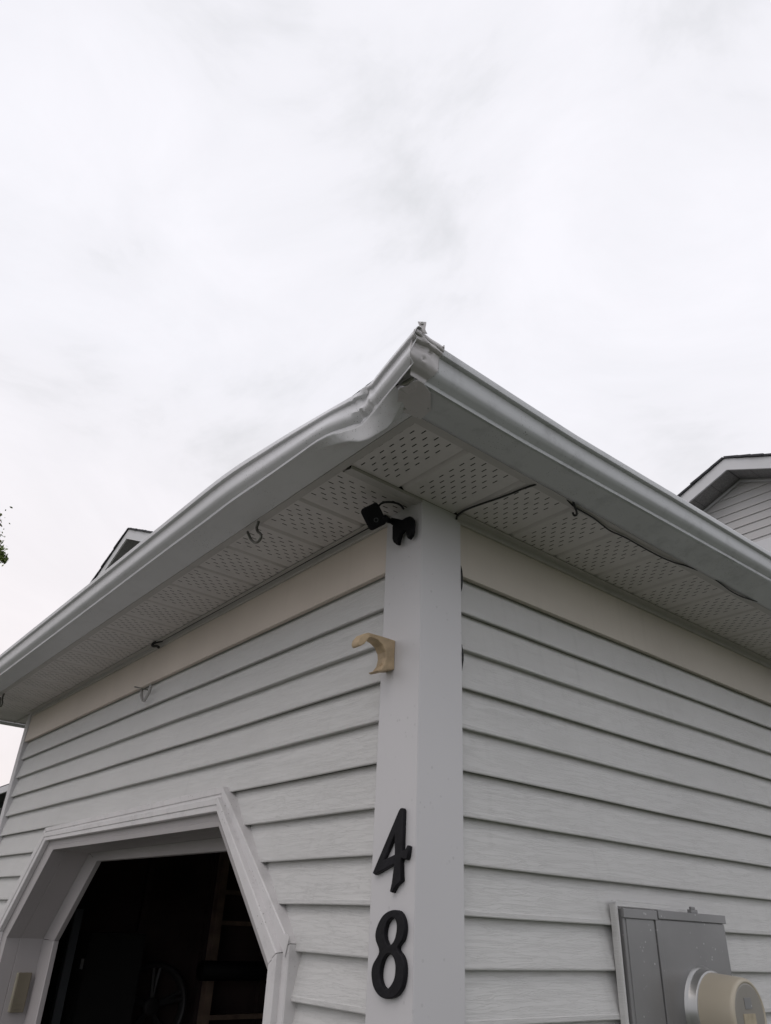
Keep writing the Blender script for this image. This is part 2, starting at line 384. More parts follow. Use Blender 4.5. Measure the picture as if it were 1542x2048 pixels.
# thin light scratch streaks on the post
# ---- soffit with real slots
def slotted(bm, u0, u1, v0, v1, place, seed, holes=True):
    """one 0.2 wide panel: u across (rib at each side), v along the panel; real slot openings"""
    z = lambda h: S+h
    rib = .0075; edge = u0
    def strip(ua, ub, va, vb, ha=0., hb=0.):
        bm.faces.new([bm.verts.new(place(ua, va, z(ha))), bm.verts.new(place(ub, va, z(hb))), bm.verts.new(place(ub, vb, z(hb))), bm.verts.new(place(ua, vb, z(ha)))])
    # groove between panels: flat bottom, one soft slope, one tight edge
    e = .027
    strip(u0, u0+.0025, v0, v1-e, .0, .0105); strip(u0+.0025, u0+.008, v0, v1-e, .0105, .0095); strip(u0+.008, u0+.0185, v0, v1-e, .0095, .0)
    strip(u0, u0+.0185, v1-e, v1)
    if not holes:
        strip(u0+.0185, u1, v0, v1); return
    c0 = u0+.0430; pitch = (u1-u0-.0430-.0385)/6.0; hw = .0017; L = .0080
    cur = u0+.0185
    for c in range(7):
        uc = c0+c*pitch
        strip(cur, uc-hw, v0, v1); cur = uc+hw
        vv = v0
        k = -1
        start = .0076+(.0184 if c % 2 else 0)+((v0+.02)*0)
        s = start
        while s < v1-.030:
            if s-L > v0+.002:
                strip(uc-hw, uc+hw, vv, s-L)
                # bent louvre just above the opening
                vv = s+L
            s += .0368
        strip(uc-hw, uc+hw, vv, v1)
    strip(cur, u1, v0, v1)
# meter wall side, panels run outwards (x); corner square included
PANEL_R = [-.2855+.2*k for k in range(0, 30)]
bm = bmesh.new()
for k, y in enumerate(PANEL_R):
    y1 = y+.2
    if y1 > D+.25: break
    v0 = .001 if y < PR+.2 else .001
    yy = max(y, -OV+.0)
    slotted(bm, y, y1, v0, OV-.001, lambda u, v, z: (v, max(u, -OV+.001), z), k, holes=(y < 3.6 and k > 0) or k == 0)
for f in bm.faces:
    f.normal_update()
    if f.normal.z > 0: f.normal_flip()
o = link("soffit", bm, SOFFIT, G); tag(o, label="perforated soffit above the meter wall and corner")
# door wall side, panels run along y from the wall to the fascia
bm = bmesh.new()
xs = [-.020-.2*k for k in range(0, 19)]
for k, x in enumerate(xs):
    xa = x-.2
    slotted(bm, -x, -xa, -.010, OV-.001, lambda u, v, z: (max(-u, -W-OV+.001), -v, z), k+50, holes=(x > -W-.25))
    if xa < -W-OV: break
for f in bm.faces:
    f.normal_update()
    if f.normal.z > 0: f.normal_flip()
o = link("soffit", bm, SOFFIT, G); tag(o, label="perforated soffit above the door wall")
bm = bmesh.new()
quad(bm, (-W-OV, .012, S), (-W-OV, D+OV, S), (-W+.004, D+OV, S), (-W+.004, .012, S))
quad(bm, (-W, D, S), (0, D, S), (0, D+OV, S), (-W, D+OV, S))
link("soffit", bm, SOFFIT, G)
# divider strip where the two soffits meet, and fascia-side flanges
bm = bmesh.new()
grid(bm, [[(x, y, S+h) for x, h in ((.0, -.0005), (.0, -.0085), (-.012, -.0080), (-.014, -.0060), (-.030, -.0056), (-.033, -.0045), (-.0335, -.0005))] for y in (-OV+.030, -.02, .0)])
link("soffit_divider", bm, SOFFIT_TRIM, G, solid=.001)
bm = bmesh.new()
grid(bm, [[(x, y, S+h) for y, h in ((.006, -.0005), (.006, -.005), (-.004, -.005), (-.004, -.0005))] for x in (-W-OV, -W)])
link("soffit_divider", bm, SOFFIT_TRIM, G, solid=.001)
def flange(pts_out, pts_in, far, axis):
    bm = bmesh.new(); n = 60; rows = []
    for i in range(n+1):
        t = i/n
        rows.append([far(t, q, z) for q, z in ((OV-.027, S-.0007), (OV-.0262, S-.0028), (OV-.006, S-.0034), (OV-.003, S-.0036), (OV-.003, S-.0015), (OV-.001, S-.0012))])
    grid(bm, rows); return bm
link("fascia_trim", flange(0, 0, lambda t, q, z: (q, -q+(D+OV+q)*t if True else 0, z+.0012*noise.noise(Vector((t*20, 0, 0)))), 0), SOFFIT_TRIM, G)
link("fascia_trim", flange(0, 0, lambda t, q, z: (q-(W+2*q)*t, -q, z+.0012*noise.noise(Vector((t*20, 3, 0)))), 0), SOFFIT_TRIM, G)
link("fascia_trim", flange(0, 0, lambda t, q, z: (-W-q, -q+(D+2*q)*t, z), 0), SOFFIT_TRIM, G)
# fascia board
FH = .115
bm = bmesh.new()
for (xa, ya, xb, yb) in ((OV-.002, -OV, OV, D+OV), (-W-OV, -OV, OV-.002, -OV+.002), (-W-OV, -OV+.002, -W-OV+.002, D+OV), (-W-OV, D+OV-.002, OV, D+OV)):
    box(bm, min(xa,xb), max(xa,xb), min(ya,yb), max(ya,yb), S-.001, S+FH)
link("fascia", bm, SOFFIT_TRIM, G)
# roof: hip, shingled, with underside
e = OV+.045; x0, x1, y0, y1 = -W-e, e, -e, D+e; zr = S+FH+.012; half = (x1-x0)/2; rz = zr+half*.36
a_, b_, c_, d_ = Vector((x0,y0,zr)), Vector((x1,y0,zr)), Vector((x1,y1,zr)), Vector((x0,y1,zr))
r1, r2 = Vector(((x0+x1)/2, y0+half, rz)), Vector(((x0+x1)/2, y1-half, rz))
bm = bmesh.new()
for f in ((a_, b_, r1), (b_, c_, r2, r1), (c_, d_, r2), (d_, a_, r1, r2)):
    f = [Vector(q) for q in f]; quad(bm, *f); quad(bm, *[q-Vector((0,0,.014)) for q in f][::-1])
link("roof", bm, SHINGLE, G)
bm = bmesh.new(); quad(bm, (-W-.2,-.2,S+.06),(.2,-.2,S+.06),(.2,D+.2,S+.06),(-W-.2,D+.2,S+.06)); 
link("attic_dark_sheet", bm, ATTIC, G)  # near-black colour stands in for the unlit space above the slots

# ------------------------------------------------------------------ gutters
PROF = [(.0915, 0), (.0922, .0006), (.0930, .0095), (.0938, .0106), (.1050, .0165), (.1120, .0240), (.1145, .0300), (.1155, .0400), (.1158, .0520), (.1165, .0610), (.1190, .0655), (.1260, .0680), (.1278, .0700), (.1290, .0840), (.1275, .0875), (.1245, .0885), (.1180, .0885), (.1180, .0850)]
NOMF = .092
TOPY = [(-2.6,-.400),(-.60,-.400),(-.45,-.3995),(-.3300,-.3945),(-.2142,-.3840),(-.1,-.3725),(0,-.3600),(.073,-.3510),(.1397,-.3430),(.1707,-.3421),(.2091,-.344),(.2785,-.3586),(.3495,-.3727),(.4045,-.3837)]
BOTY = [(-2.6,-.362),(-.60,-.362),(-.4072,-.3655),(-.3274,-.3655),(-.1674,-.3640),(-.0459,-.3635),(.0235,-.3630),(.0666,-.357),(.1092,-.3418),(.1509,-.3301),(.1992,-.3363),(.2879,-.355),(.3183,-.3619),(.3767,-.3757)]
TOPZ = [(-3.9,-.030),(-2.5793,-.014),(-1.3119,-.010),(-.8528,-.0065),(-.6,-.004),(-.3,-.001),(0,0),(.4,0)]
BOTZ = [(-3.9,-.020),(-2.65,-.010),(-1.3529,.0022),(-.8019,.0080),(-.45,.0065),(-.2,.002),(0,0),(.4,0)]
def gleft(x, o, h):
    """front gutter cross-section point with the dent near the corner"""
    yb, yt = spline1(x, BOTY), spline1(x, TOPY)
    zb, zt = spline1(x, BOTZ), spline1(x, TOPZ)
    k = h/.0885
    nb = -(OV+.092); ntp = -(OV+.129)
    y = -(OV+o) + (yb-nb)*(1-k) + (yt-ntp)*k
    z = S+h + zb*(1-k) + zt*k
    # crumpled wrinkles around the dent
    w = math.exp(-((x-.175)/.042)**2)
    def ridged(p): return 1-2*abs(noise.noise(p))
    cr = ridged(Vector((x*34+h*30, h*26-x*9, 3)))-.55
    fold = max(0, 1-abs((x-.168)-(h-.045)*.55)/.016)          # one sharp fold across the face
    fold2 = max(0, 1-abs((x-.205)+(h-.045)*.35)/.012)
    y += (w*.0075*cr + .0085*fold - .0045*fold2)*smooth(h/.014)*smooth((.089-h)/.012)
    z += w*.0035*noise.noise(Vector((x*70, h*30, 8)))*smooth(h/.02)
    y -= .004*w*smooth((h-.060)/.02)*noise.noise(Vector((x*50, 1, 8)))*2
    return (x, y, z)
RIDGE = [(-.14,-.335),(-.02,-.344),(.03,-.342),(.06,-.338),(.11,-.330),(.14,-.321),(.17,-.316),(.20,-.312),(.225,-.307),(.25,-.311),(.275,-.317),(.32,-.330)]
DEPTH = [(-.10,0),(-.03,.002),(.02,.006),(.06,.013),(.11,.026),(.14,.038),(.17,.044),(.20,.042),(.225,.037),(.25,.029),(.275,.016),(.30,.005)]
def gbottom(x, t):
    """bottom plate: t 0 at the fascia .. 1 at the front edge"""
    yb = spline1(x, BOTY); zb = spline1(x, BOTZ)
    y = -OV+(yb+OV)*t; z = S-.004*(1-t)+.004*t*0+zb*t
    A = spline1(x, DEPTH)
    yr = spline1(x, RIDGE); tr = (yr+OV)/(yb+OV)
    tr = max(.12, min(.93, tr))
    if t < tr: s = max(0,(t/tr-.30)/.70)**1.5
    else: s = (1-(t-tr)/(1-tr))**1.0
    z -= A*s
    z += A*.12*smooth((.06-abs(t-tr*.5))/.10)
    z += .0012*noise.noise(Vector((x*9, t*3, 1)))
    if t > tr: z += .0035*(1-2*abs(noise.noise(Vector((x*38, t*2.2, 6))))-.6)*math.sin(math.pi*(t-tr)/(1-tr))*smooth((x-.02)/.06)*smooth((.29-x)/.05)
    return (x, y, z)
def xs_list(a, b, fine=None):
    out = [a]
    while out[-1] < b-1e-6:
        x = out[-1]; step = .004 if (fine and fine[0] < x < fine[1]) else .05
        out.append(min(b, x+step))
    return out
def mitre(x, y): return x
bm = bmesh.new()
XS = xs_list(-W-OV-.129, .404, (-.25, .405))
rows = []
for x in XS:
    # right end of each strand follows the mitre, left end too
    r = []
    for o, h in PROF:
        xr = min(x, .3767+(.4045-.3767)*min(1, h/.088)-(.0) if True else x)
        # raw torn end: concave edge
        xr = min(xr+.004, .408) if h > .006 else min(xr, .372)
        xl = max(xr, -(W+OV+o))
        r.append(gleft(xl, o, h))
    rows.append(r)
grid(bm, rows)
GF = link("gutter", bm, GUTTER, G, smooth=32, solid=.0012)
tag(GF, label="pale gutter over the door wall, crushed inward near the corner")
bm = bmesh.new(); rows = []
for x in xs_list(-W-OV-.092, .314, (-.2, .32)):
    rows.append([gbottom(min(max(x, -(W+OV+.092*t)), .270+.042*t), t) for t in [i/44 for i in range(45)]])
grid(bm, rows)
for f in bm.faces:
    f.normal_update()
    if f.normal.z > 0: f.normal_flip()
o = link("gutter_bottom", bm, GUTTER, GF, smooth=True, solid=.0010)
tag(o, label="buckled bottom of the crushed gutter")
# back and inside
bm = bmesh.new(); quad(bm, (-W-OV, -OV-.003, S+.002), (OV, -OV-.003, S+.002), (OV, -OV-.003, S+.10), (-W-OV, -OV-.003, S+.10))
link("gutter_back", bm, GUTTER, GF, solid=.001)

def gzr(y): return interp(y, [(-.40,-.006),(-.02,-.0075),(.16,-.004),(.6,.007),(1.2,.019),(2.0,.022),(7,.022)])[0]
bm = bmesh.new(); rows = []
YS = [-.40+.03*i for i in range(60)]+[1.4+.3*i for i in range(1, 16)]
for y in YS:
    r = []
    for o, h in PROF:
        yy = max(y, -(OV+o)+.014)
        f = h/.0885; dzt = interp(yy, [(-.4,-.006),(.15,-.014),(.57,-.002),(1.14,.008),(7,.008)])[0]
        r.append((OV+o, yy, S+h+gzr(yy)*(1-f)+dzt*f+.0006*noise.noise(Vector((yy*3, h*10, 0)))))
    rows.append(r)
grid(bm, rows)
for f in bm.faces: f.normal_flip()
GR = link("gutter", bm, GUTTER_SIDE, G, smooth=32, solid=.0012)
tag(GR, label="straight darker gutter along the meter wall eave")
bm = bmesh.new(); rows = []
for y in YS:
    rows.append([(OV+.0922*t, max(y, -(OV+.085*t)+.006), S-.0045*(1-t)+gzr(y)*t+.0008*noise.noise(Vector((y*6, t*3, 4)))) for t in [i/8 for i in range(9)]])
grid(bm, rows)
for f in bm.faces:
    f.normal_update()
    if f.normal.z > 0: f.normal_flip()
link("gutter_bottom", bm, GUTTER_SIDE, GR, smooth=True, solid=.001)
bm = bmesh.new(); quad(bm, (OV+.003, -OV, S+.002), (OV+.003, D+OV, S+.002), (OV+.003, D+OV, S+.10), (OV+.003, -OV, S+.10))
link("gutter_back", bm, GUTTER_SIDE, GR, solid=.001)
# side gutter on the far wall (its dark underside shows left of the far post)
bm = bmesh.new()
grid(bm, [[(-W-OV-o, y, S+h-.008) for o, h in [(0, 0)]+PROF] for y in (-.39, 0, 1, 3, D+OV)])
o = link("gutter", bm, GUTTER_SIDE, G, smooth=True, solid=.0012); tag(o, label="gutter end seen past the far corner post")

# corner strip wrapped round the mitre: creased outer piece
PROFD = []
for (oa, ha), (ob, hb) in zip(PROF[:15], PROF[1:16]):
    m_ = max(1, int(math.hypot(ob-oa, hb-ha)/.003))
    PROFD += [(oa+(ob-oa)*q/m_, ha+(hb-ha)*q/m_) for q in range(m_)]
PROFD.append(PROF[15])
def gr_pt(o, h, y):
    f = h/.0885; dzt = interp(y, [(-.4,-.006),(.15,-.014),(.57,-.002)])[0]
    return Vector((OV+o, y, S+h+gzr(y)*(1-f)+dzt*f))
bm = bmesh.new(); rows = []
for i in range(31):
    s = i/30
    r = []
    for o, h in PROFD:
        k = h/.0885
        y_out = -.3065 if h > .03 else -.3065-.018*(1-h/.03)
        y_in = -(OV+o)-.002+.012*smooth((h-.05)/.03)
        y = y_in+(y_out-y_in)*s
        p = gr_pt(o, h, y)
        bulge = .0026+.0040*math.sin(math.pi*s)*math.sin(math.pi*min(1, k))
        # crumple near the top lip, and screw dimples
        bulge += (.0040*(1-2*abs(noise.noise(Vector((y*22+h*16, h*22, 2)))))-.0020)*smooth((1-s)*1.6)*smooth((h-.01)/.02)
        for (dy, dh) in ((-.335, .060), (-.352, .034)):
            q = math.hypot(y-dy, h-dh)
            if q < .007: bulge -= .0055*(1-q/.007)
        p.x += bulge
        if k > .8: p.z += .006*(1-s)*math.sin(s*9)*.5
        r.append(p)
    rows.append(r)
grid(bm, rows)
for f in bm.faces: f.normal_flip()
CS = link("gutter_corner_strip", bm, STRIP, G, smooth=32, solid=.0011)
tag(CS, label="creased metal strip wrapped round the gutter corner")
# octagonal bottom plate of the corner strip, cut away where the seam tore open
pl = [(.3165,-.3550),(.2705,-.3201),(.2624,-.2972),(.2666,-.2855),(.2700,-.2500),(.3100,-.2560),(.3549,-.2969),(.3700,-.3320),(.3700,-.3480),(.3561,-.3491),(.3385,-.3470),(.3290,-.3500),(.3207,-.3550)]
bm = bmesh.new()
def plate_z(x, y): return S-.0100-.003*smooth((x-.30)/.08)+.0006*noise.noise(Vector((x*30, y*30, 0)))
ctr = (.315, -.305)
vc = bm.verts.new((ctr[0], ctr[1], plate_z(*ctr)))
mid = [bm.verts.new(((x+ctr[0])/2, (y+ctr[1])/2, plate_z((x+ctr[0])/2, (y+ctr[1])/2))) for x, y in pl]
vo = [bm.verts.new((x, y, plate_z(x, y)+(.0030 if i in (9, 10, 11, 12) else 0))) for i, (x, y) in enumerate(pl)]
n = len(pl)
for i in range(n):
    j = (i+1) % n
    bm.faces.new((vc, mid[i], mid[j])); bm.faces.new((mid[i], vo[i], vo[j], mid[j]))
for f in bm.faces:
    f.normal_update()
    if f.normal.z > 0: f.normal_flip()
link("strip_plate", bm, STRIP, CS, solid=.0012)
# torn, curled lip at the gap and dull inside metal behind it
bm = bmesh.new()
grid(bm, [[(.3207,-.3540,S-.003),(.3225,-.352,S+.006),(.325,-.349,S+.010)],[(.3290,-.3500,S-.003),(.331,-.3490,S+.004),(.335,-.346,S+.012)],[(.3385,-.3470,S-.004),(.340,-.3455,S+.007),(.342,-.343,S+.013)],[(.3561,-.3491,S-.004),(.3565,-.3470,S+.004),(.357,-.345,S+.013)]])
grid(bm, [[(.30,-.36,S+.020),(.30,-.30,S+.028)],[(.34,-.372,S+.024),(.34,-.31,S+.034)],[(.372,-.378,S+.030),(.372,-.32,S+.040)]])
link("torn_edge", bm, RAW, CS, smooth=True, solid=.0008)
def screw(name, c, nrm, rad, m, parent):
    nrm = Vector(nrm).normalized(); a = nrm.orthogonal().normalized(); b2 = nrm.cross(a); bm = bmesh.new()
    rows = [[Vector(c)+nrm*h+(a*math.cos(t*math.pi/8)+b2*math.sin(t*math.pi/8))*rad*k for t in range(16)] for k, h in ((1,0),(1,.0012),(.75,.0022),(.45,.0020),(.40,.0006),(.01,.0004))]
    grid(bm, rows, closed=True); return link(name, bm, m, parent, smooth=True)
screw("screw", (.2745, -.3020, plate_z(.2745,-.302)-.0005), (0,0,-1), .0034, SCREW, CS)
screw("screw", (.3120, -.2660, plate_z(.3120,-.266)-.0005), (0,0,-1), .0012, WHITE, CS)
# hanger tab sticking up at the corner with its screw
HG = Vector((.405, -.371, S+.0905))
bm = bmesh.new()
grid(bm, [[HG+Vector(q) for q in r] for r in (
    [(-.0055,-.0067,.0185),(.0060,.0072,.0180)], [(-.0044,-.0053,.0125),(.0058,.0070,.0100)], [(-.0028,-.0034,.0050),(.0050,.0060,.0020)], [(-.0040,-.0044,-.003),(.0050,.0060,-.0045)], [(-.0050,-.001,-.010),(.0070,.0100,-.014)])])
HB = link("gutter_hanger", bm, STRIP, G, solid=.0011); tag(HB, label="bent hanger tab sticking up at the gutter corner")
screw("screw", HG+Vector((.0014,-.0009,.0128)), (.75,-.62,.0), .0036, SCREW, HB)
# crumpled top lip beside the tab
bm = bmesh.new()
rows = []
for i in range(15):
    s = i/14; y = -.385+s*.080
    b1 = Vector((.399, y, S+.084-.006*s)); 
    f_ = 1-.5*s
    rows.append([b1+Vector((.0030,0,-.012)), b1+Vector((.0045+.001*math.sin(s*8),0,-.003)), b1+Vector((.0030,.001,.0020+.0012*math.sin(s*9))), b1+Vector((-.004,.004,.0015*f_))])
grid(bm, rows); link("crumpled_lip", bm, STRIP, CS, smooth=True, solid=.0008)
bm = bmesh.new(); tube(bm, [(.4035,-.308,S+.076),(.4050,-.3065,S+.083)], [.0035,.0012], 6); link("metal_burr", bm, STRIP, CS)

# ------------------------------------------------------------------ door casing and reveal
def lerp2(a, b, t): return (a[0]+(b[0]-a[0])*t, a[1]+(b[1]-a[1])*t)
casing = [(0,.026),(0,-.010),(.03,-.0125),(.26,-.0125),(.30,-.0090),(.42,-.0095),(.46,-.0240),(.50,-.0255),(.72,-.0255),(.75,-.0225),(.98,-.0225),(1,-.0210),(1,-.004)]
for k in range(5):
    bm = bmesh.new(); rows = []
    nseg = 14
    for i in range(nseg+1):
        s = i/nseg
        s2 = min(max(s, .0007), .9993)
        A0 = lerp2(O_[k], O_[k+1], s2); B0 = lerp2(I_[k], I_[k+1], s2)
        wob = .0010*noise.noise(Vector((A0[0]*6, A0[1]*6, k)))
        rows.append([(lerp2(A0, B0, t)[0], y+REC-.006+wob*(1 if t < 1 else 0), lerp2(A0, B0, t)[1]) for t, y in casing])
    grid(bm, rows)
    o = link("door_casing", bm, TRIM, G, solid=.0016)
# joint tabs where the casing pieces overlap
for (cx, cz, rot) in ((-.405, 1.575, 0.0),):
    bm = bmesh.new(); quad(bm, (-.437, REC-.0215, 1.574), (-.457, REC-.0215, 1.580), (-.472, REC-.0215, 1.555), (-.450, REC-.0215, 1.530))
    link("casing_tab", bm, TRIM, G, solid=.0014)
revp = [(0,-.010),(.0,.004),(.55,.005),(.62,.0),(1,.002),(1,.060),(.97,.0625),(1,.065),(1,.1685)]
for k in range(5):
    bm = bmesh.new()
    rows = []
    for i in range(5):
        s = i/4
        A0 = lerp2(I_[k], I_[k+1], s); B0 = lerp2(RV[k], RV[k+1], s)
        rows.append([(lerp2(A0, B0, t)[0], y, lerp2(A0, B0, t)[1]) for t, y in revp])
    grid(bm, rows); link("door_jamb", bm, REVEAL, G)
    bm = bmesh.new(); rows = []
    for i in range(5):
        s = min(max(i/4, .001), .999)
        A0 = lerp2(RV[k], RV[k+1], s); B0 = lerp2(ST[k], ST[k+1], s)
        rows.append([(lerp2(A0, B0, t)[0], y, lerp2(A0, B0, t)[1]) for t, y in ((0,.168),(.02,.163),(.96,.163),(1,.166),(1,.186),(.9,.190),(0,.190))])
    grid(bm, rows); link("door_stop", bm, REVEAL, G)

# ------------------------------------------------------------------ electric meter
MB = thing("meter_box", (.0, .93, 1.05), "grey metal electric meter box set in the siding", "meter box")
y0, y1, zt, zb, xf = .6915, 1.178, 1.668, 1.05, .015
bm = bmesh.new(); box(bm, -.008, xf, y0, y1, zb, zt); link("cabinet", bm, GALV, MB, bevel=.003)
bm = bmesh.new()
box(bm, xf-.004, xf+.0022, y0+.010, .826, zb+.004, zt-.022); link("door_panel", bm, GALV, MB, bevel=.001)
bm = bmesh.new(); box(bm, xf-.004, xf+.0045, .829, y1-.003, zb+.004, zt-.020); link("door_panel", bm, GALV, MB, bevel=.0012)
bm = bmesh.new(); box(bm, xf-.004, xf+.0060, y0-.002, .839, zt-.021, zt+.001); link("top_cap", bm, GALV, MB, bevel=.0015)
bm = bmesh.new(); box(bm, xf-.004, xf+.0085, .8405, y1+.004, zt-.018, zt+.003); link("top_cap", bm, GALV, MB, bevel=.0015)
bm = bmesh.new(); box(bm, xf+.002, xf+.0058, .828, .849, zb+.004, zt-.022); link("seam_strip", bm, GALV, MB, bevel=.0015)
bm = bmesh.new()
rows = [[(x, y, z) for x, y in ((-.010, y0-.0155), (.004, y0-.016), (.008, y0-.0150), (.008, y0-.0095), (.004, y0-.0088), (-.006, y0-.0085))] for z in (zb, 1.3, 1.5, zt+.010)]
grid(bm, rows); link("siding_channel", bm, VINYL, MB, solid=.0014)
bm = bmesh.new()
grid(bm, [[(-.008, y, zt+.018), (.006, y, zt+.016), (.007, y, zt+.005)] for y in (y0-.012, .75, .93)])
link("siding_channel", bm, VINYL, MB, solid=.0012)
bm = bmesh.new(); box(bm, .004, .016, 1.015, 1.05, zt+.003, zt+.012); box(bm, .007, .014, 1.021, 1.042, zt+.012, zt+.019)
link("latch", bm, GALV, MB, bevel=.0015)
cy, cz = 1.017, 1.443
def lathe(prof, cx=0):
    bm = bmesh.new(); rows = [[(x, cy+r*math.cos(2*math.pi*k/64), cz+r*math.sin(2*math.pi*k/64)) for k in range(64)] for x, r in prof]
    grid(bm, rows, closed=True); 
    return bm
mt = lathe([(xf+.001,.106),(xf+.004,.105),(xf+.010,.098),(xf+.012,.096),(xf+.030,.095),(xf+.033,.093),(xf+.033,.085)])
MR = link("meter_ring", mt, GALVRING, MB, smooth=True)
mt = lathe([(xf+.030,.0895),(xf+.036,.0890),(xf+.080,.0860),(xf+.113,.0835),(xf+.119,.0820),(xf+.1225,.0785),(xf+.1235,.0740),(xf+.1215,.0715),(xf+.1212,.0710)])
link("meter_cover", mt, METER, MB, smooth=True)
mt = lathe([(xf+.1213,.0715),(xf+.1220,.0680),(xf+.1220,.001)]); MF = link("meter_face", mt, FACEM, MB, smooth=False)
bm = bmesh.new(); box(bm, xf+.122, xf+.1234, cy-.034, cy+.024, cz-.034, cz+.006); link("face_label", bm, PAPER, MF)
bm = bmesh.new(); box(bm, xf+.122, xf+.1230, cy-.020, cy+.014, cz+.016, cz+.040); link("display", bm, GALV, MF)

# ------------------------------------------------------------------ house number
def plateobj(name, outline, holes, y_front, y_back, m, label, bev=.0022):
    """outline in (x,z), extruded between two y planes, with holes"""
    cu = bpy.data.curves.new(name, 'CURVE'); cu.dimensions = '2D'; cu.fill_mode = 'BOTH'
    for poly in [outline]+holes:
        s = cu.splines.new('POLY'); s.points.add(len(poly)-1); s.use_cyclic_u = True
        for i, (x, z) in enumerate(poly): s.points[i].co = (x, z, 0, 1)
    cu.extrude = (y_back-y_front)/2-bev; cu.bevel_depth = bev; cu.bevel_resolution = 2; cu.offset = -bev
    tmp = bpy.data.objects.new(name, cu); col.objects.link(tmp)
    tmp.rotation_euler = (R(90), 0, 0); tmp.location = (0, (y_front+y_back)/2, 0)
    bpy.context.view_layer.update()
    dg = bpy.context.evaluated_depsgraph_get()
    me = bpy.data.meshes.new_from_object(tmp.evaluated_get(dg)); me.transform(tmp.matrix_world)
    bpy.data.objects.remove(tmp); bpy.data.curves.remove(cu)
    o = bpy.data.objects.new(name, me); col.objects.link(o); me.materials.clear(); me.materials.append(m)
    return o
def closed_smooth(pts, n=5):
    P = [Vector((a, b, 0)) for a, b in pts]; L = len(P); out = []
    for i in range(L):
        a, b, c, d = P[i-1], P[i], P[(i+1) % L], P[(i+2) % L]
        for k in range(n):
            t = k/n; q = .5*((2*b)+(c-a)*t+(2*a-5*b+4*c-d)*t*t+(3*b-a-3*c+d)*t**3); out.append((q.x, q.y))
    return out
four = [(-.0361,1.8299),(-.0322,1.8260),(-.0325,1.7447),(-.0219,1.7470),(-.0159,1.7546),(-.0108,1.7522),(-.0118,1.7420),(-.0149,1.7304),(-.0181,1.7262),(-.0337,1.7297),(-.0350,1.7210),(-.0318,1.6865),(-.0501,1.677),(-.060,1.6649),(-.0686,1.6669),(-.0632,1.6844),(-.0574,1.7191),(-.1212,1.6995),(-.1296,1.7035),(-.0468,1.8259),(-.0413,1.8303)]
o = plateobj("house_number", four, [[(-.0587,1.7766),(-.0567,1.738),(-.0933,1.7285)]], -.0115, .0, CAST, "")
tag(o, "black cast numeral 4 on the corner post above the 8", "house number", "house numbers on the corner post")
eight = [(-.052,1.6333),(-.0353,1.6304),(-.0226,1.6178),(-.0178,1.5995),(-.023,1.5812),(-.0383,1.5648),(-.0237,1.552),(-.0159,1.5348),(-.0179,1.5087),(-.0325,1.4884),(-.0596,1.4781),(-.0881,1.4798),(-.1099,1.4936),(-.1188,1.5154),(-.1151,1.5338),(-.0968,1.5566),(-.1099,1.5781),(-.1091,1.597),(-.0934,1.6188),(-.0728,1.6299)]
h1 = [(-.0587,1.6185),(-.049,1.6161),(-.0431,1.6058),(-.0448,1.5896),(-.053,1.5755),(-.067,1.5691),(-.0781,1.5792),(-.0806,1.5931),(-.0737,1.6097)]
h2 = [(-.0641,1.5546),(-.0495,1.5474),(-.0434,1.5311),(-.0475,1.5111),(-.0646,1.4951),(-.0811,1.4978),(-.0904,1.5127),(-.0884,1.533),(-.0782,1.5483)]
o = plateobj("house_number", closed_smooth(eight), [closed_smooth(h1), closed_smooth(h2)], -.0115, .0, CAST, "")
tag(o, "black cast numeral 8 on the corner post below the 4", "house number", "house numbers on the corner post")

# ------------------------------------------------------------------ beige hook on the post
HK = thing("wall_hook", (-.105, 0, 2.19), "beige moulded plastic hook screwed to the left face of the corner post", "hook")
outer = [(.0002,2.2300),(-.020,2.2301),(-.0416,2.2301),(-.0749,2.2273),(-.0956,2.2206),(-.1178,2.2071),(-.1333,2.1918),(-.1372,2.1811),(-.1325,2.1737),(-.1244,2.1741),(-.1086,2.1861),(-.0966,2.205),(-.0862,2.2134),(-.0744,2.2175),(-.0561,2.2170),(-.0397,2.2085),(-.0297,2.1939),(-.0276,2.1796),(-.0316,2.1617),(-.0430,2.1470),(-.0560,2.1405),(-.0480,2.1380),(-.0200,2.1490),(.0002,2.1545)]
bm = bmesh.new()
fa, ba = [], []
for y, z in outer:
    if y < -.06:
        z += .016*smooth((-y-.06)/.07); y = -.06+(y+.06)*.70
    th = .0175-(.003*smooth((-y-.085)/.02)); xc = -.1095
    fa.append(bm.verts.new((xc+th, y, z))); ba.append(bm.verts.new((xc-th, y, z)))
bm.faces.new(fa); bm.faces.new(ba[::-1])
for i in range(len(fa)):
    j = (i+1) % len(fa); bm.faces.new((fa[i], ba[i], ba[j], fa[j]))
bmesh.ops.recalc_face_normals(bm, faces=bm.faces)
link("hook_body", bm, BEIGEP, HK, bevel=.0045)
bm = bmesh.new()
tube(bm, [(-.1295,-.1165,2.1920),(-.1095,-.1180,2.1920),(-.0895,-.1165,2.1920)], [.011,.0135,.011], 14)
rows = []
bm.free()
screw("screw", (-.108, -.0315, 2.164), (0,-1,.35), .0048, BEIGEP, HK)

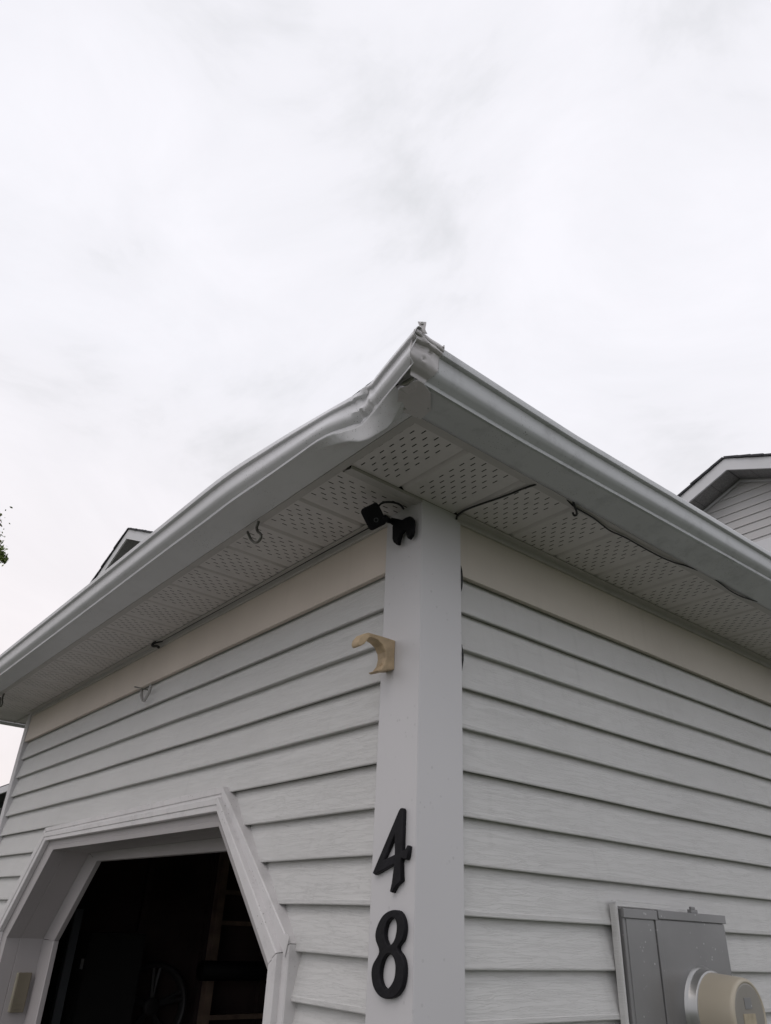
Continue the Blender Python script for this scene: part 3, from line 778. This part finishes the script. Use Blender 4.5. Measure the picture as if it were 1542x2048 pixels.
# ------------------------------------------------------------------ security camera
SC = thing("security_camera", (-.06, -.02, 2.53), "small black square security camera on a bracket under the eave", "security camera")
br = [(-.1096,2.5653),(-.1016,2.580),(-.0547,2.5532),(-.0399,2.5545),(-.0238,2.5520),(-.0143,2.5400),(-.0131,2.5027),(-.0169,2.4934),(-.0279,2.4861),(-.0344,2.4938),(-.0400,2.5163),(-.0480,2.5210),(-.0615,2.5149),(-.0672,2.5015),(-.0706,2.4857),(-.0771,2.4873),(-.0884,2.4984),(-.0933,2.5096),(-.0954,2.5468),(-.0934,2.5501)]
o = plateobj("bracket", br, [], -.024, -.010, BLACK, "", bev=.003); o.parent = SC; o.matrix_parent_inverse = Matrix.Translation(-SC.location)
bm = bmesh.new(); box(bm, -.052, -.026, -.012, .001, 2.526, 2.548); link("bracket_foot", bm, BLACK, SC, bevel=.003)
fwd = fw.normalized(); rgt = rt.normalized(); upv = up.normalized()
c0 = Vector((-.0800, -.10, 2.5435))
# local frame of the body: face turned down towards the drive
ez = (upv*.895+rgt*-.445).normalized(); ex = (rgt*.895+upv*.445).normalized(); ey = ez.cross(ex).normalized()
bm = bmesh.new()
vs8 = []
for sx_ in (-1, 1):
    for sy_ in (-1, 1):
        for sz_ in (-1, 1):
            vs8.append(bm.verts.new(c0+ex*sx_*.0255+ey*sy_*.016+ez*sz_*.0315))
bmesh.ops.convex_hull(bm, input=bm.verts)
bmesh.ops.recalc_face_normals(bm, faces=bm.faces)
ROT = Matrix.Identity(4)
link("camera_body", bm, BLACK, SC, bevel=.008)
bm = bmesh.new()
rows = [[c0-fwd*(0)+ey*(-.0162*(1 if ey.dot(fwd) > 0 else -1))+ez*-.011+ex*.002+(ex*math.cos(t*math.pi/12)+ez*math.sin(t*math.pi/12))*r-fwd*q for t in range(24)] for r, q in ((.0062,0),(.0058,.0012),(.0045,.0010),(.0042,-.0008),(.0001,-.0008))]
grid(bm, rows, closed=True); link("lens", bm, GLASS, SC, smooth=True)
bm = bmesh.new(); tube(bm, smoothpath([(-.100,-.026,2.566),(-.092,-.055,2.557),(-.075,-.075,2.537),(-.066,-.090,2.530)]), .0075, 12); link("arm", bm, BLACK, SC, smooth=True)
bm = bmesh.new(); bmesh.ops.create_uvsphere(bm, u_segments=16, v_segments=10, radius=.010, matrix=Matrix.Translation((-.0560,-.080,2.535))); link("ball_joint", bm, BLACK, SC, smooth=True)
bm = bmesh.new(); tube(bm, smoothpath([(-.070,-.095,2.568),(-.062,-.094,2.576),(-.052,-.085,2.5815),(-.050,-.060,2.590),(-.052,-.035,2.594),(-.058,-.018,2.592),(-.068,-.008,2.599)]), .0030, 8); link("lead", bm, RUBBER, SC, smooth=True)

# ------------------------------------------------------------------ hooks, cables and clips
def utube(name, pts, rad, m, label, cat, group=None, n=8):
    bm = bmesh.new(); tube(bm, smoothpath(pts, n), rad, 10); o = link(name, bm, m, None, smooth=True); return tag(o, label, cat, group)
U1 = [(-.4145,-.258,2.606),(-.4165,-.258,2.596),(-.4210,-.258,2.583),(-.4120,-.258,2.5670),(-.3920,-.258,2.5510),(-.3885,-.258,2.5380),(-.3990,-.258,2.5310),(-.4150,-.258,2.5332),(-.4330,-.258,2.5430),(-.4520,-.258,2.5610),(-.4745,-.258,2.5898)]
utube("ceiling_hook", U1, .0040, STEEL, "dull steel screw hook hanging below the soffit left of the security camera", "hook", "screw hooks in the soffit")
U2 = [(x-2.625, y+.014, z) for x, y, z in U1]
utube("ceiling_hook", U2, .0048, STEEL, "dark screw hook at the far left end of the soffit", "hook", "screw hooks in the soffit")
C1 = [(.2575,.1605,2.6035),(.2529,.1520,2.5985),(.2217,.1458,2.5985),(.1916,.1425,2.5980),(.147,.1354,2.5980),(.1029,.1263,2.5980),(.0615,.1160,2.5960),(.0356,.1140,2.5950),(.012,.1185,2.5940),(.003,.1235,2.5880)]
utube("cable", C1, .0028, RUBBER, "black cable crossing a soffit panel down to the corner post", "cable", "black cables tucked along the soffit")
C2 = [(.2655,.2650,2.6030),(.2598,.2959,2.5975),(.257,.3205,2.5965),(.2565,.3764,2.596),(.254,.4113,2.596),(.2476,.4521,2.5955),(.2440,.4904,2.595),(.2477,.5348,2.595),(.2488,.5675,2.595),(.2483,.6383,2.5945),(.2486,.7262,2.5945),(.2544,.7971,2.5960),(.2620,.841,2.5985),(.2680,.903,2.6010)]
utube("cable", C2, .0022, RUBBER, "long black cable sagging under the meter wall soffit beside the gutter", "cable", "black cables tucked along the soffit")
C3 = [(.2711,.9944,2.6010),(.2693,1.0515,2.5955),(.2644,1.1108,2.5945),(.2666,1.1792,2.5950),(.2749,1.2595,2.6005)]
utube("cable", C3, .0020, RUBBER, "short end of black cable showing farthest right along the soffit", "cable", "black cables tucked along the soffit")
CJ = [(.2700,.2905,2.6035),(.2621,.3065,2.5945),(.2535,.3251,2.5895),(.2420,.3400,2.5890),(.2345,.3400,2.5905),(.2385,.3290,2.5925)]
utube("cable_hook", CJ, .0030, RUBBER, "small black cup hook holding up the long soffit cable", "hook")
utube("cable", [(-.006,.1460,2.4560),(.0005,.1440,2.4360),(.0015,.1440,2.4159),(.0000,.1440,2.3931),(-.006,.1445,2.3800)], .0024, RUBBER, "black cable bulging out behind the right edge of the corner post, upper bit", "cable", "cable behind the post")
utube("cable", [(-.006,.1460,2.235),(.0000,.1440,2.215),(.0012,.1440,2.195),(-.006,.1445,2.165)], .0024, RUBBER, "black cable bulging out behind the right edge of the corner post, lower bit", "cable", "cable behind the post")
# wire pin and clear loop on the frieze edge
WP = thing("light_clip", (-1.70, -.01, 2.41), "clear plastic light clip with a dark pin hanging below the beige frieze", "clip")
bm = bmesh.new(); tube(bm, [(-1.7620,-.022,2.4345),(-1.700,-.016,2.4180),(-1.6410,-.010,2.4010)], [.0030,.0022,.0030], 8); link("pin", bm, STEEL, WP, smooth=True)
bm = bmesh.new()
lp = smoothpath([(-1.7259,-.004,2.4180),(-1.7061,-.006,2.3872),(-1.672,-.008,2.3593),(-1.6537,-.008,2.3685),(-1.6350,-.006,2.3914),(-1.6335,-.004,2.4220)], 8)
grid(bm, [[p+Vector((0,-.006,0)), p+Vector((0,.006,0))] for p in lp]); link("loop", bm, CLEAR, WP, smooth=True, solid=.0018)
CC = [(-1.600,-.006,2.6010),(-1.640,-.022,2.5975),(-1.652,-.026,2.5900),(-1.640,-.024,2.5820),(-1.620,-.020,2.5790),(-1.6000,-.016,2.5690)]
utube("wire_clip", CC, [.005]*3+[.006]*38 if False else .0055, RUBBER, "small black wire clip at the soffit edge above the far siding", "clip")
utube("cable", [(-PW-.002,-.010,2.5955),(-.5,-.0085,2.5985),(-1.0,-.0085,2.5985),(-1.60,-.0085,2.5985)], .0016, RUBBER, "thin black wire running along the top of the beige frieze", "cable", n=10)

# ------------------------------------------------------------------ keypad on the jamb
KP = thing("garage_keypad", (-2.745, .115, 1.29), "beige garage door keypad on the shaded door jamb", "keypad")
bm = bmesh.new(); box(bm, -2.756, -2.738, .082, .142, 1.213, 1.360); link("base", bm, KEYEDGE, KP, bevel=.003)
bm = bmesh.new(); box(bm, -2.7375, -2.730, .085, .143, 1.212, 1.361); CV = link("cover", bm, KEYPAD, KP, bevel=.003)
bm = bmesh.new(); box(bm, -2.7300, -2.7285, .098, .130, 1.224, 1.232); box(bm, -2.7300, -2.7290, .098, .130, 1.240, 1.243); link("finger_grip", bm, KEYPAD, CV, bevel=.0006)

# ------------------------------------------------------------------ things in the dark garage, dimmed in their colours
TR = thing("door_track", (-2.9, .35, 0), "grey vertical metal garage door track behind the left jamb", "track")
bm = bmesh.new(); box(bm, -2.925, -2.888, .33, .334, .05, 1.62); box(bm, -2.8915, -2.888, .334, .37, .05, 1.62); link("rail", bm, mat("dim_track_metal", (.10,.11,.12), .4, metal=.3), TR)
bm = bmesh.new(); box(bm, -3.02, -2.93, .335, .339, .05, 1.62); link("rail", bm, mat("dark_track_backing", (.020,.024,.030), .5), TR)
BX = thing("storage_case", (-2.9, .5, 1.2), "black case with a small white sticker inside the garage", "case")
bm = bmesh.new(); box(bm, -3.16, -2.96, .46, .75, .6, 1.52); link("case_body", bm, ATTIC, BX)
bm = bmesh.new(); box(bm, -3.02, -2.985, .4575, .4592, 1.36, 1.405); link("sticker", bm, WHITE, BX)
RK = thing("storage_rack", (-3.3, 1.7, 0), "rough timber ladder rack standing in the dark garage", "rack")
for y in (1.31, 2.25):
    bm = bmesh.new(); box(bm, -3.33, -3.27, y, y+.045, .02, 2.15); link("rack_post", bm, TIMBER, RK)
for z in (1.10, 1.575, 1.74):
    bm = bmesh.new(); box(bm, -3.325, -3.275, 1.356, 2.249, z, z+.024); link("shelf", bm, TIMBER, RK)
RL = thing("rolled_mat", (-3.2, 1.6, 1.34), "black rolled mat lying across the timber rack", "rolled mat")
bm = bmesh.new(); tube(bm, [(-3.20, 1.22, 1.345), (-3.20, 2.1, 1.345)], .05, 20); link("roll", bm, BLACK, RL, smooth=True)
WH = thing("alloy_wheel", (-3.33, .99, 1.17), "dark car wheel hung on the garage wall", "wheel")
bm = bmesh.new()
rows = [[(-3.33+q, .99+r*math.cos(2*math.pi*k/40), 1.17+r*math.sin(2*math.pi*k/40)) for k in range(40)] for r, q in ((.205,.0),(.215,.05),(.20,.07),(.185,.06),(.18,.02))]
grid(bm, rows, closed=True); WM = mat("dim_wheel_alloy", (.05,.049,.05), .45, metal=.3); link("rim", bm, WM, WH, smooth=True)
for k in range(5):
    a = 2*math.pi*k/5+.3; bm = bmesh.new()
    for s in (-.10, .10):
        tube(bm, [(-3.285, .99+.03*math.cos(a), 1.17+.03*math.sin(a)), (-3.28, .99+.19*math.cos(a+s), 1.17+.19*math.sin(a+s))], [.014, .012], 6)
    link("spoke", bm, WM, WH)
bm = bmesh.new(); rows = [[(-3.29+q, .99+r*math.cos(2*math.pi*k/24), 1.17+r*math.sin(2*math.pi*k/24)) for k in range(24)] for r, q in ((.045,0),(.045,.02),(.03,.025),(.001,.025))]
grid(bm, rows, closed=True); link("hub", bm, WM, WH, smooth=True)

# ------------------------------------------------------------------ houses behind
def gable_house(name, label, xc, yf, zp, half, slope, over, depth, fh, lap, mats, zbot=0.0):
    """gable facing -y; yf = plane of the rake fascia, wall stands 'over' behind it"""
    sid, fas, sof = mats
    T = thing(name, (xc, yf+over, 0), label, "house")
    ybk = yf+depth
    # rake boards with shingle edge and soffit
    for s in (-1, 1):
        bm = bmesh.new()
        P0, P1 = Vector((xc, yf, zp)), Vector((xc+s*half, yf, zp-slope*half))
        dn = Vector((0, 0, -fh))
        grid(bm, [[P0, P1], [P0+dn, P1+dn]])
        grid(bm, [[P0+dn, P1+dn], [P0+dn+Vector((0,.022,0)), P1+dn+Vector((0,.022,0))]])
        link("rake_board", bm, fas, T)
        bm = bmesh.new(); q = Vector((0, .022, -fh+.012))
        grid(bm, [[P0+q, P1+q], [P0+q+Vector((0,over-.02,0)), P1+q+Vector((0,over-.02,0))]])
        link("soffit", bm, sof, T)
        # panel seams of the rake soffit
        L = (P1-P0).length; k = 0
        while k*.24 < L:
            a = P0+(P1-P0)*(k*.24/L); k += 1
            a = a+q+Vector((0, 0, -.004)); d = (P1-P0).normalized()*.012
            bm = bmesh.new(); quad(bm, a, a+d*.4, a+d*.4+Vector((0, over-.03, 0)), a+Vector((0, over-.03, 0))); link("soffit_seam", bm, HDARK, T)
        bm = bmesh.new()
        nrm = Vector((s*slope, 0, 1)).normalized()
        n = int((P1-P0).length/.14)
        for k in range(n):
            a = P0+(P1-P0)*(k/n)-Vector((0,.02+.004*(k%3),0)); b = P0+(P1-P0)*((k+1.15)/n)-Vector((0,.02+.004*(k%3),0))
            lift = nrm*(.006+.004*random.random())
            t1 = nrm*.022
            pts = [a+nrm*.001, b+lift, b+lift+t1, a+nrm*.001+t1]
            quad(bm, *pts); 
            dd = Vector((0, .3, 0)); quad(bm, pts[0], pts[1], pts[1]+dd, pts[0]+dd); quad(bm, pts[3], pts[2], pts[2]+dd, pts[3]+dd); quad(bm, pts[1], pts[1]+dd, pts[2]+dd, pts[2])
        quad(bm, P0+nrm*.022, P1+nrm*.022, P1+nrm*.022+Vector((0,depth,0)), P0+nrm*.022+Vector((0,depth,0)))
        link("roof", bm, SHINGLE, T)
    # front wall with lapped siding clipped by the rake
    yw = yf+over; wl = half-.3
    bm = bmesh.new(); z = zbot+lap*.37
    zi = lambda x: zp-fh+.02-slope*abs(x-xc)
    z0 = zbot
    while z0 < zp-fh:
        zt = z0+lap
        rows = []
        for x in [xc-wl+(2*wl)*i/40 for i in range(41)]:
            zm = zi(x)
            a = min(z0, zm); b = min(zt, zm)
            rows.append([(x, yw+.012, b), (x, yw+.001, min(a+.008, b)), (x, yw, a), (x, yw+.012, a)])
        grid(bm, rows); z0 = zt
    link("siding_wall", bm, sid, T)
    bm = bmesh.new(); zs = zp-fh-slope*wl
    box(bm, xc-wl, xc+wl, yw+.015, ybk-.1, 0.0, zs-.02)
    link("wall", bm, sid, T)
    return T
T1 = gable_house("house", "two storey pale sided house gable rising behind the meter wall eave", -1.72, 6.0, 6.298, 3.4, .42, .30, 9, .145, .0965, (HSIDING, HFASCIA, HSOFFIT))
bm = bmesh.new(); box(bm, -2.4, .9, 6.27, 6.305, 5.02, 5.345); link("belt_board", bm, HFASCIA, T1)
bm = bmesh.new()
for k in range(-12, 13):
    pass
bm.free()
# moulding under the rake soffit
for s in (-1, 1):
    bm = bmesh.new(); a = Vector((-1.72, 6.288, 6.298-.145-.01)); b = a+Vector((s*3.05, 0, -.42*3.05))
    grid(bm, [[a, b], [a+Vector((0,-.004,-.03)), b+Vector((0,-.004,-.03))]]); link("rake_moulding", bm, HFASCIA, T1)
T2 = gable_house("house", "distant house gable peeking above the left gutter", -8.925, 2.0, 6.69, 2.3, .445, .75, 7, .155, .1, (HSIDING, HFASCIA, HSOFFIT))
bm = bmesh.new(); box(bm, -8.62, -7.9, 2.70, 2.74, 5.75, 6.35); link("attic_vent", bm, HDARK, T2)
# low neighbouring garage at the left edge
T3 = thing("shed", (-13.4, 2, 0), "low grey sided outbuilding just visible at the left edge", "shed")
bm = bmesh.new(); z = 0
while z < 3.1:
    grid(bm, [[(-15.6, 2.31, z+.1), (-15.6, 2.30, z+.004), (-15.6, 2.31, z)], [(-11.3, 2.31, z+.1), (-11.3, 2.30, z+.004), (-11.3, 2.31, z)]]); z += .1
box(bm, -15.6, -11.3, 2.312, 5.5, 0, 3.1)
link("wall", bm, HDARK, T3)
bm = bmesh.new(); box(bm, -15.8, -11.1, 2.0, 2.03, 3.20, 3.30); link("fascia", bm, HFASCIA, T3)
bm = bmesh.new(); quad(bm, (-15.8,2.0,3.305),(-11.1,2.0,3.305),(-11.1,5.8,3.6),(-15.8,5.8,3.6)); quad(bm, (-15.8,2.03,3.20),(-11.1,2.03,3.20),(-11.1,2.32,3.20),(-15.8,2.32,3.20)); link("roof", bm, SHINGLE, T3, solid=.02)
bm = bmesh.new(); box(bm, -12.6, -11.9, 2.27, 2.305, 2.2, 3.0); link("window", bm, GLASS, T3)

# ------------------------------------------------------------------ tree at the left edge
TC = Vector((-10.9, -2.1, 0))
TT = thing("tree", TC, "leafy green tree whose branch tips reach in at the left edge", "tree")
bm = bmesh.new()
tube(bm, smoothpath([TC, TC+Vector((.05,.05,2)), TC+Vector((-.05,.1,4)), TC+Vector((.1,.2,6.5)), TC+Vector((.1,.3,8.2))]), [.20-.0045*i for i in range(33)], 10)
limbs = []
for k in range(16):
    h = 2.6+k*.34; a = k*2.4; L = 2.2*(1-.035*k)
    p0 = TC+Vector((.05, .1, h)); p1 = p0+Vector((math.cos(a)*L*.5, math.sin(a)*L*.5, .55)); p2 = p0+Vector((math.cos(a)*L, math.sin(a)*L, .8))
    limbs.append((p0, p1, p2))
# two limbs that carry the visible tips
for tip in (Vector((-9.745,.655,6.02)), Vector((-9.60,.385,6.50))):
    p0 = TC+Vector((.1,.2,4.9)); limbs.append((p0, (p0+tip)/2+Vector((0,0,.35)), tip))
for p0, p1, p2 in limbs:
    tube(bm, smoothpath([p0, p1, p2], 5), [.06-.005*i for i in range(11)], 6)
link("trunk", bm, BARK, TT, smooth=True)
bm = bmesh.new()
def leaf(c, s):
    n = Vector((random.gauss(0,1), random.gauss(0,1), random.gauss(0,1))).normalized(); u = n.orthogonal().normalized(); v = n.cross(u)
    a = random.random()*6.28; u, v = u*math.cos(a)+v*math.sin(a), v*math.cos(a)-u*math.sin(a)
    bm.faces.new([bm.verts.new(c+q) for q in (-u*s, v*s*.42-u*.2*s, v*s*.38+u*s*.4, u*s, -v*s*.38+u*s*.4, -v*s*.42-u*.2*s)])
for p0, p1, p2 in limbs[:-2]:
    for k in range(26):
        c = p0.lerp(p2, .35+.75*random.random())+Vector((random.gauss(0,.35), random.gauss(0,.35), random.gauss(0,.3)))
        if (c-Vector((-9.6,.5,6.3))).length < 1.1 or c.y > -.25: continue
        for j in range(26): leaf(c+Vector((random.gauss(0,.13), random.gauss(0,.13), random.gauss(0,.11))), .035+.02*random.random())
dirv = Vector((.30,.95,0)).normalized()
def cluster(c, r, n, s=.030):
    for j in range(n): leaf(c+Vector((random.gauss(0,r), random.gauss(0,r), random.gauss(0,r))), s*(.7+.6*random.random()))
for c, r_, n_ in (((-9.742,.610,5.985),.022,46), ((-9.735,.585,6.02),.032,80), ((-9.730,.545,6.05),.035,90), ((-9.715,.525,6.10),.030,60), ((-9.75,.635,6.00),.014,14),
                  ((-9.70,.505,6.15),.022,26), ((-9.685,.490,6.225),.014,10), ((-9.60,.375,6.44),.022,34), ((-9.585,.360,6.49),.020,24), ((-9.56,.360,6.555),.010,7), ((-9.66,.36,6.2),.08,150), ((-9.80,.30,6.0),.10,200), ((-9.8,.0,6.3),.25,300)):
    cluster(Vector(c), r_, n_, .024)
link("crown", bm, LEAF, TT)
